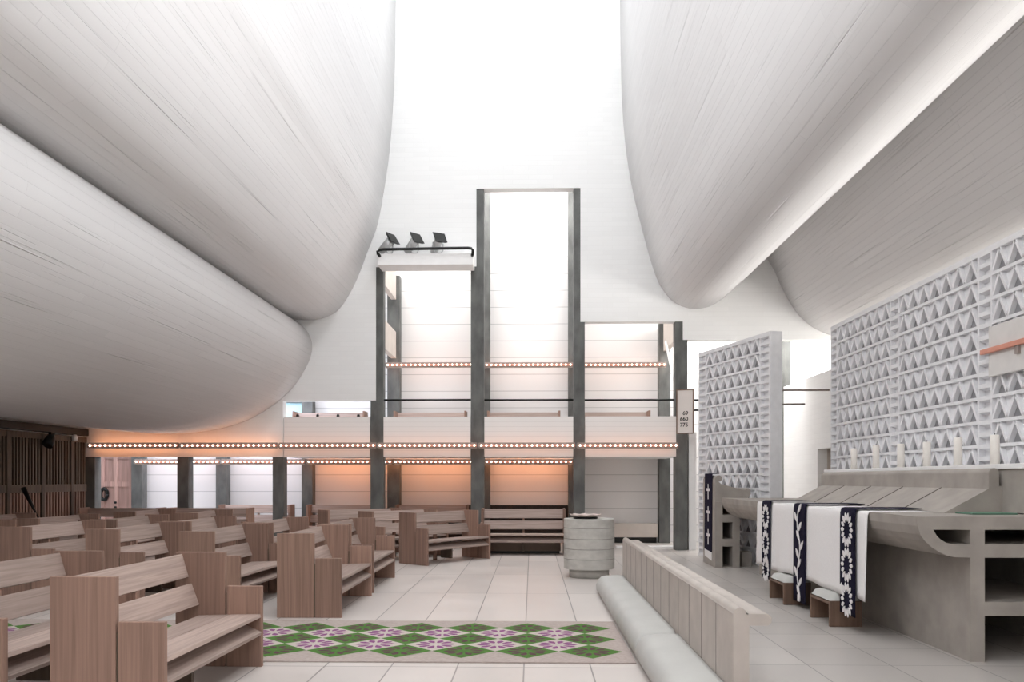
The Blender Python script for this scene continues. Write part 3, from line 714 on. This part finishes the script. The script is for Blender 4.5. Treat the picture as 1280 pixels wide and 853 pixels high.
# ---------------------------------------------------------------- cloths and stoles
def drape(name, y0, y1, xin, zbot0, zbot1, lift, m, wave, xe=None, ny=28):
    """a cloth lying on the table top and hanging over its front edge"""
    xe = top_l - .004
    vs = []; fs = []; nh = 14
    for j in range(ny + 1):
        f = j / ny; y = y0 + (y1 - y0) * f; zb = zbot0 + (zbot1 - zbot0) * f
        for k in range(6): vs.append((xin + (xe + .012 - xin) * k / 5, y, TZ + lift + .003))
        vs.append((xe - lift, y, TZ + lift - .004)); vs.append((xe - .012 - lift, y, TZ - .03))
        for k in range(1, nh + 1):
            g = k / nh; vs.append((xe - .014 - lift - wave * g * (.5 + .5 * math.sin(f * (y1 - y0) * 9 + .6 * math.sin(5 * f))), y + .012 * g * math.sin(f * 11), TZ - .03 + (zb - TZ + .03) * g + (.01 * math.sin(f * 9) * g if wave > .02 else 0)))
    n = 8 + nh
    for j in range(ny):
        for i in range(n - 1): fs.append((j * n + i, j * n + i + 1, (j + 1) * n + i + 1, (j + 1) * n + i))
    b = MB(); b.add(vs, fs, m, True); o = b.obj(name)
    so = o.modifiers.new('thickness', 'SOLIDIFY'); so.thickness = .004; so.offset = 0
    return o
o = drape('altar_cloth', 11.9, 10.12, 3.85, .34, .36, .0, 'cloth', .03); tag(o, 'white altar cloth hanging at the far end of the altar', 'altar cloth', 'white altar cloths')
o = drape('altar_cloth', 9.83, 8.02, 3.88, .36, .36, .0, 'cloth', .03); tag(o, 'white altar cloth hanging at the near end of the altar', 'altar cloth', 'white altar cloths')
HX = top_l - .004 - .014 - .024 - .012
def stole(yc, w, zb, xin, label, motif):
    o = drape('stole', yc + w / 2, yc - w / 2, xin, zb, zb, .024, 'navy', .004, ny=8)
    tag(o, label, 'stole', 'navy stoles over the altar')
    b = MB()
    def leaf(y, z, ang, L, wd):
        pts = [(y + L * d * math.cos(ang) - s * wd * math.sin(ang), z + L * d * math.sin(ang) + s * wd * math.cos(ang)) for d, s in ((0, 0), (.3, -.8), (.6, -1), (.85, -.55), (1, 0), (.85, .55), (.6, 1), (.3, .8))]
        b.prism(pts, HX, HX + .006, 'petal', axis='x')
    if motif == 'flowers':
        for zc in (1.04, .68, .32):
            for k in range(14):
                a = k * 2 * math.pi / 14; leaf(yc + .08 * math.cos(a) * w / .42, zc + .088 * math.sin(a), a, .078 + (.014 if abs(math.sin(a)) > .6 else 0), .0235)
        b.obj('flower_embroidery', o)
    else:
        pts = [(HX + .003, yc + .05 * math.sin(k * .55), 1.2 - (1.2 - zb - .02) * k / 20) for k in range(21)]
        b.tube(pts, .008, 'petal', 6)
        for k in range(1, 20, 2):
            p = pts[k]; s = 1 if (k // 2) % 2 else -1
            leaf(p[1], p[2], math.pi / 2 - s * .75, .17, .03)
        b.box(HX, HX + .006, yc - .04, yc + .04, zb + .01, zb + .09, 'petal')
        b.obj('vine_embroidery', o)
stole(11.37, .42, .19, 3.8, 'navy stole with white flowers at the far end of the altar', 'flowers')
stole(9.97, .44, .07, 3.95, 'navy stole with a white vine between the two white cloths', 'vine')
stole(8.46, .40, .17, 3.9, 'navy stole with white flowers above the nearer stool', 'flowers')
# stole over the lectern
b = MB(); sx = xa - .012; zt_ = zz[0] + .02
b.prism([(14.68, zt_), (15.3, zt_), (15.34, .27), (14.72, .25)], sx, sx + .008, 'navy', axis='x')
b.box(sx, xa + .12, 14.69, 15.3, zt_, zt_ + .008, 'navy')
b.prism([(15.33, .27), (14.74, .25), (14.74, .1), (15.3, .14)], sx + .001, sx + .007, 'cloth', axis='x')
o = b.obj('stole'); tag(o, 'navy stole with white crosses hanging over the side of the lectern', 'stole')
b = MB()
for zc in (1.36, .95, .53):
    b.box(sx - .004, sx + .001, 14.98, 15.03, zc - .16, zc + .12, 'petal'); b.box(sx - .004, sx + .001, 14.88, 15.13, zc - .01, zc + .04, 'petal')
b.obj('cross_embroidery', o)

# ---------------------------------------------------------------- stools
def stool(x, y, label):
    t = empty('stool', (x, y, 0), 0, label, 'stool', 'low stools at the altar')
    for yy in (0, .58): boxes([(0, .34, yy, yy + .035, 0, .275)], 'wood_stool').obj('leg', t, .006)
    boxes([(.0, .34, .035, .58, .235, .262)], 'wood_stool').obj('seat_board', t, .004)
    vs = []; fs = []; nx, ny = 8, 14
    for j in range(ny + 1):
        for i in range(nx + 1):
            u, v = i / nx * 2 - 1, j / ny * 2 - 1
            hgt = .07 * (1 - abs(u) ** 6) ** .5 * (1 - abs(v) ** 8) ** .5
            vs.append((.17 + u * .168, .3075 + v * .30, .276 + hgt))
    for j in range(ny):
        for i in range(nx): k = j * (nx + 1) + i; fs.append((k, k + 1, k + nx + 2, k + nx + 1))
    fs.append([j * (nx + 1) for j in range(ny + 1)][::-1] + [])
    m_ = len(vs); vs += [(.002, .0075, .276), (.338, .0075, .276), (.338, .6075, .276), (.002, .6075, .276)]
    fs.pop(); fs.append((m_ + 3, m_ + 2, m_ + 1, m_))
    b = MB(); b.add(vs, fs, 'cushion', True); b.obj('cushion', t)
stool(3.14, 8.69, 'low wooden stool with pale cushion, nearer of two at the altar'); stool(3.12, 10.2, 'low wooden stool with pale cushion, farther of two at the altar')

# ---------------------------------------------------------------- hymn board
YH = 17.75
x0, zt0 = at(846, 487.5, YH); x1, _ = at(867.5, 487.5, YH - .14); zb0 = az(543, YH)
ang = math.atan2(-.14, x1 - x0)
t = empty('hymn_board', (x0, YH, zb0), ang, 'cream hymn board with black numbers on the dark column', 'board')
bw = math.hypot(.14, x1 - x0); bh = zt0 - zb0
boxes([(.02, bw - .02, -.03, .01, .02, bh - .02)], 'board').obj('board', t)
boxes([(0, .02, -.045, .02, 0, bh), (bw - .02, bw, -.045, .02, 0, bh), (.02, bw - .02, -.04, .02, 0, .02), (.02, bw - .02, -.04, .02, bh - .02, bh)], 'wood_stool').obj('frame', t)
boxes([(.08, .16, .02, .27, bh * .4, bh * .6)], 'black').obj('hanger', t)
for txt, zz_ in (('69', .405), ('660', .28), ('775', .155)):
    cu = bpy.data.curves.new('hymn_number', 'FONT'); cu.body = txt; cu.size = .118; cu.align_x = 'RIGHT'; cu.extrude = .002; cu.offset = .002
    to = bpy.data.objects.new('text', cu); COL.objects.link(to); bpy.context.view_layer.update()
    me = bpy.data.meshes.new_from_object(to.evaluated_get(bpy.context.evaluated_depsgraph_get())); bpy.data.objects.remove(to)
    me.materials.clear(); me.materials.append(M['ink'])
    to = bpy.data.objects.new('hymn_number', me); COL.objects.link(to); to.parent = t; to.location = (bw * .68, -.033, zz_); to.rotation_euler = (math.pi / 2, 0, 0)

# ---------------------------------------------------------------- lattice screens
ROW, NR = .272, 15
def lattice_panel(w, n, z0=.03):
    """triangular lattice, local x along the screen, y through it"""
    b = MB(); dep = .058; t = .036
    b.box(0, w, dep, dep + .09, z0, z0 + ROW * NR, 'screen_recess_shade')
    for r in range(NR + 1): b.box(0, w, 0, dep, z0 + r * ROW - t / 2, z0 + r * ROW + t / 2, 'screen')
    p = w / n
    for r in range(NR):
        za, zb = z0 + r * ROW + t / 2, z0 + (r + 1) * ROW - t / 2
        for k in range(n):
            b.bar((k * p, dep / 2, za), ((k + .5) * p, dep / 2, zb), t, dep - .001, 'screen'); b.bar(((k + .5) * p, dep / 2, zb), ((k + 1) * p, dep / 2, za), t, dep - .001, 'screen')
        for k in range(n + 1):      # the hanging triangles are filled by a sloped sill
            xa_, xb_, xc = max(0, (k - .5) * p), min(w, (k + .5) * p), min(w, max(0, k * p))
            b.add([(xa_, dep - .002, zb), (xb_, dep - .002, zb), (xc, .024, za)], [(0, 2, 1)], 'screen')
    return b
def stile(w, z0=.03):
    b = MB(); dep = .21; h = z0 + ROW * NR + .017
    b.box(0, w, .07, dep, 0, h, 'screen'); b.box(0, .03, 0, .07, 0, h, 'screen'); b.box(w - .03, w, 0, .07, 0, h, 'screen')
    n = NR * 2
    for k in range(n + 1):
        z = z0 + k * ROW / 2; b.prism([(.07, z - .05), (.0, z - .03), (.0, z + .02), (.07, z + .02)], .03, w - .03, 'screen', axis='x')
    return b
# small free-standing one
A0, A1 = Vector((3.43, 16.9, 0)), Vector((4.16, 14.4, 0)); dv = A1 - A0; LL = dv.length; an = math.atan2(dv.y, dv.x)
t = empty('lattice_screen', A0, an, 'small free-standing white triangle lattice screen behind the lectern', 'screen')
sw = LL * .122; pw = LL - 2 * sw
stile(sw).obj('stile', t); o = stile(sw).obj('stile', t); o.location.x = LL - sw
o = lattice_panel(pw, 7).obj('lattice', t); o.location.x = sw
boxes([(LL, LL + .03, 0, .235, 0, .03 + ROW * NR + .05)], 'screen').obj('end_post', t)
boxes([(0, LL, 0, .22, .03 + ROW * NR + .017, .03 + ROW * NR + .05)], 'screen').obj('top_cap', t)
# large one behind the altar
FY = 14.03; LX = ax(1038.5, FY)
t = empty('lattice_screen', (LX, FY, 0), -math.pi / 2, 'large white triangle lattice screen running behind the altar', 'screen')
x = 0; sw, pw = .29, 2.0
for k in range(4):
    o = stile(sw).obj('stile', t); o.location.x = x; x += sw
    if k < 3 or True:
        o = lattice_panel(pw, 7).obj('lattice', t); o.location.x = x; x += pw
boxes([(0, x, 0, .22, .03 + ROW * NR + .017, .03 + ROW * NR + .05)], 'screen').obj('top_cap', t)
t = empty('concrete_plate', (LX - .02, 9.2, 0), -math.pi / 2, 'pale concrete plate with a copper bar set on the large lattice', 'plate')
boxes([(.06, 1.9, -.03, .02, 2.69, 3.24)], 'pale_plate').obj('plate', t, .005)
boxes([(-.03, 1.6, -.075, -.03, 2.945, 3.0)], 'copper').obj('copper_bar', t, .005)
boxes([(.6, .66, -.06, -.03, 2.86, 2.95)], 'rail').obj('clip', t)

# ---------------------------------------------------------------- light
def area(name, loc, sx, sy, power, rot=(0, 0, 0), color=(1, 1, 1), spread=180):
    ld = bpy.data.lights.new(name, 'AREA'); ld.shape = 'RECTANGLE'; ld.size = sx; ld.size_y = sy; ld.energy = power; ld.color = color; ld.spread = math.radians(spread)
    o = bpy.data.objects.new(name, ld); COL.objects.link(o); o.location = loc; o.rotation_euler = rot; return o
area('nave_skylight', (-1.4, 8, 14.5), 3.6, 19, 300, color=(.95, .975, 1))
area('nave_clerestory', (1.55, 7.5, 13.9), 1.9, 19, 640, rot=(0, math.radians(48), 0), color=(.95, .975, 1))
area('shaft_side_fill', (2.1, 3, 10.5), 5, 12, 2700, rot=(0, math.radians(90), 0), color=(.95, .975, 1))  # unseen fill lamp, added to brighten the inner face of the left vault
area('shaft_side_fill', (-3.2, 3, 10.5), 5, 12, 2300, rot=(0, math.radians(-90), 0), color=(.95, .975, 1))  # opposite fill lamp, added to brighten the right vault
area('gallery_skylight', (-.9, 19.2, 9.4), 7.5, 1.7, 360, color=(1, .985, .98))
area('left_aisle_skylight', (-7.7, 19.2, 5.0), 5.2, 1.7, 230, color=(.80, .86, 1))
area('right_aisle_skylight', (6.6, 19.2, 6.2), 5.5, 1.7, 330, color=(1, .985, .97))
area('rear_fill', (-1, -3.9, 4.5), 12, 6, 36, rot=(math.radians(90), 0, 0), color=(1, .97, .95))  # added frontal fill in front of the closed rear wall
area('altar_aisle_fill', (9.45, 9, 3.0), 2.0, 16, 600, rot=(0, math.radians(90), 0), color=(1, .97, .93))  # added fill lamp that brightens the lower lip of the right vault
wd = bpy.data.worlds.new('sky'); SC.world = wd; wd.use_nodes = True
wd.node_tree.nodes['Background'].inputs[0].default_value = (.93, .97, 1, 1); wd.node_tree.nodes['Background'].inputs[1].default_value = .6

# ---------------------------------------------------------------- camera
cam = bpy.data.cameras.new('camera'); co = bpy.data.objects.new('camera', cam); COL.objects.link(co)
co.location = (0, 0, H); co.rotation_euler = (math.pi / 2, 0, TH)
cam.sensor_width = 36; cam.lens = F_PX / 1280 * 36; cam.shift_y = (600 - 426.5) / 1280; cam.clip_end = 200
SC.camera = co
vs = SC.view_settings; vs.view_transform = 'Standard'; vs.look = 'None'; vs.gamma = 1; vs.exposure = .15; vs.use_curve_mapping = False
SC.cycles.max_bounces = 10; SC.cycles.diffuse_bounces = 6; SC.cycles.sample_clamp_indirect = 6; SC.cycles.use_denoising = True
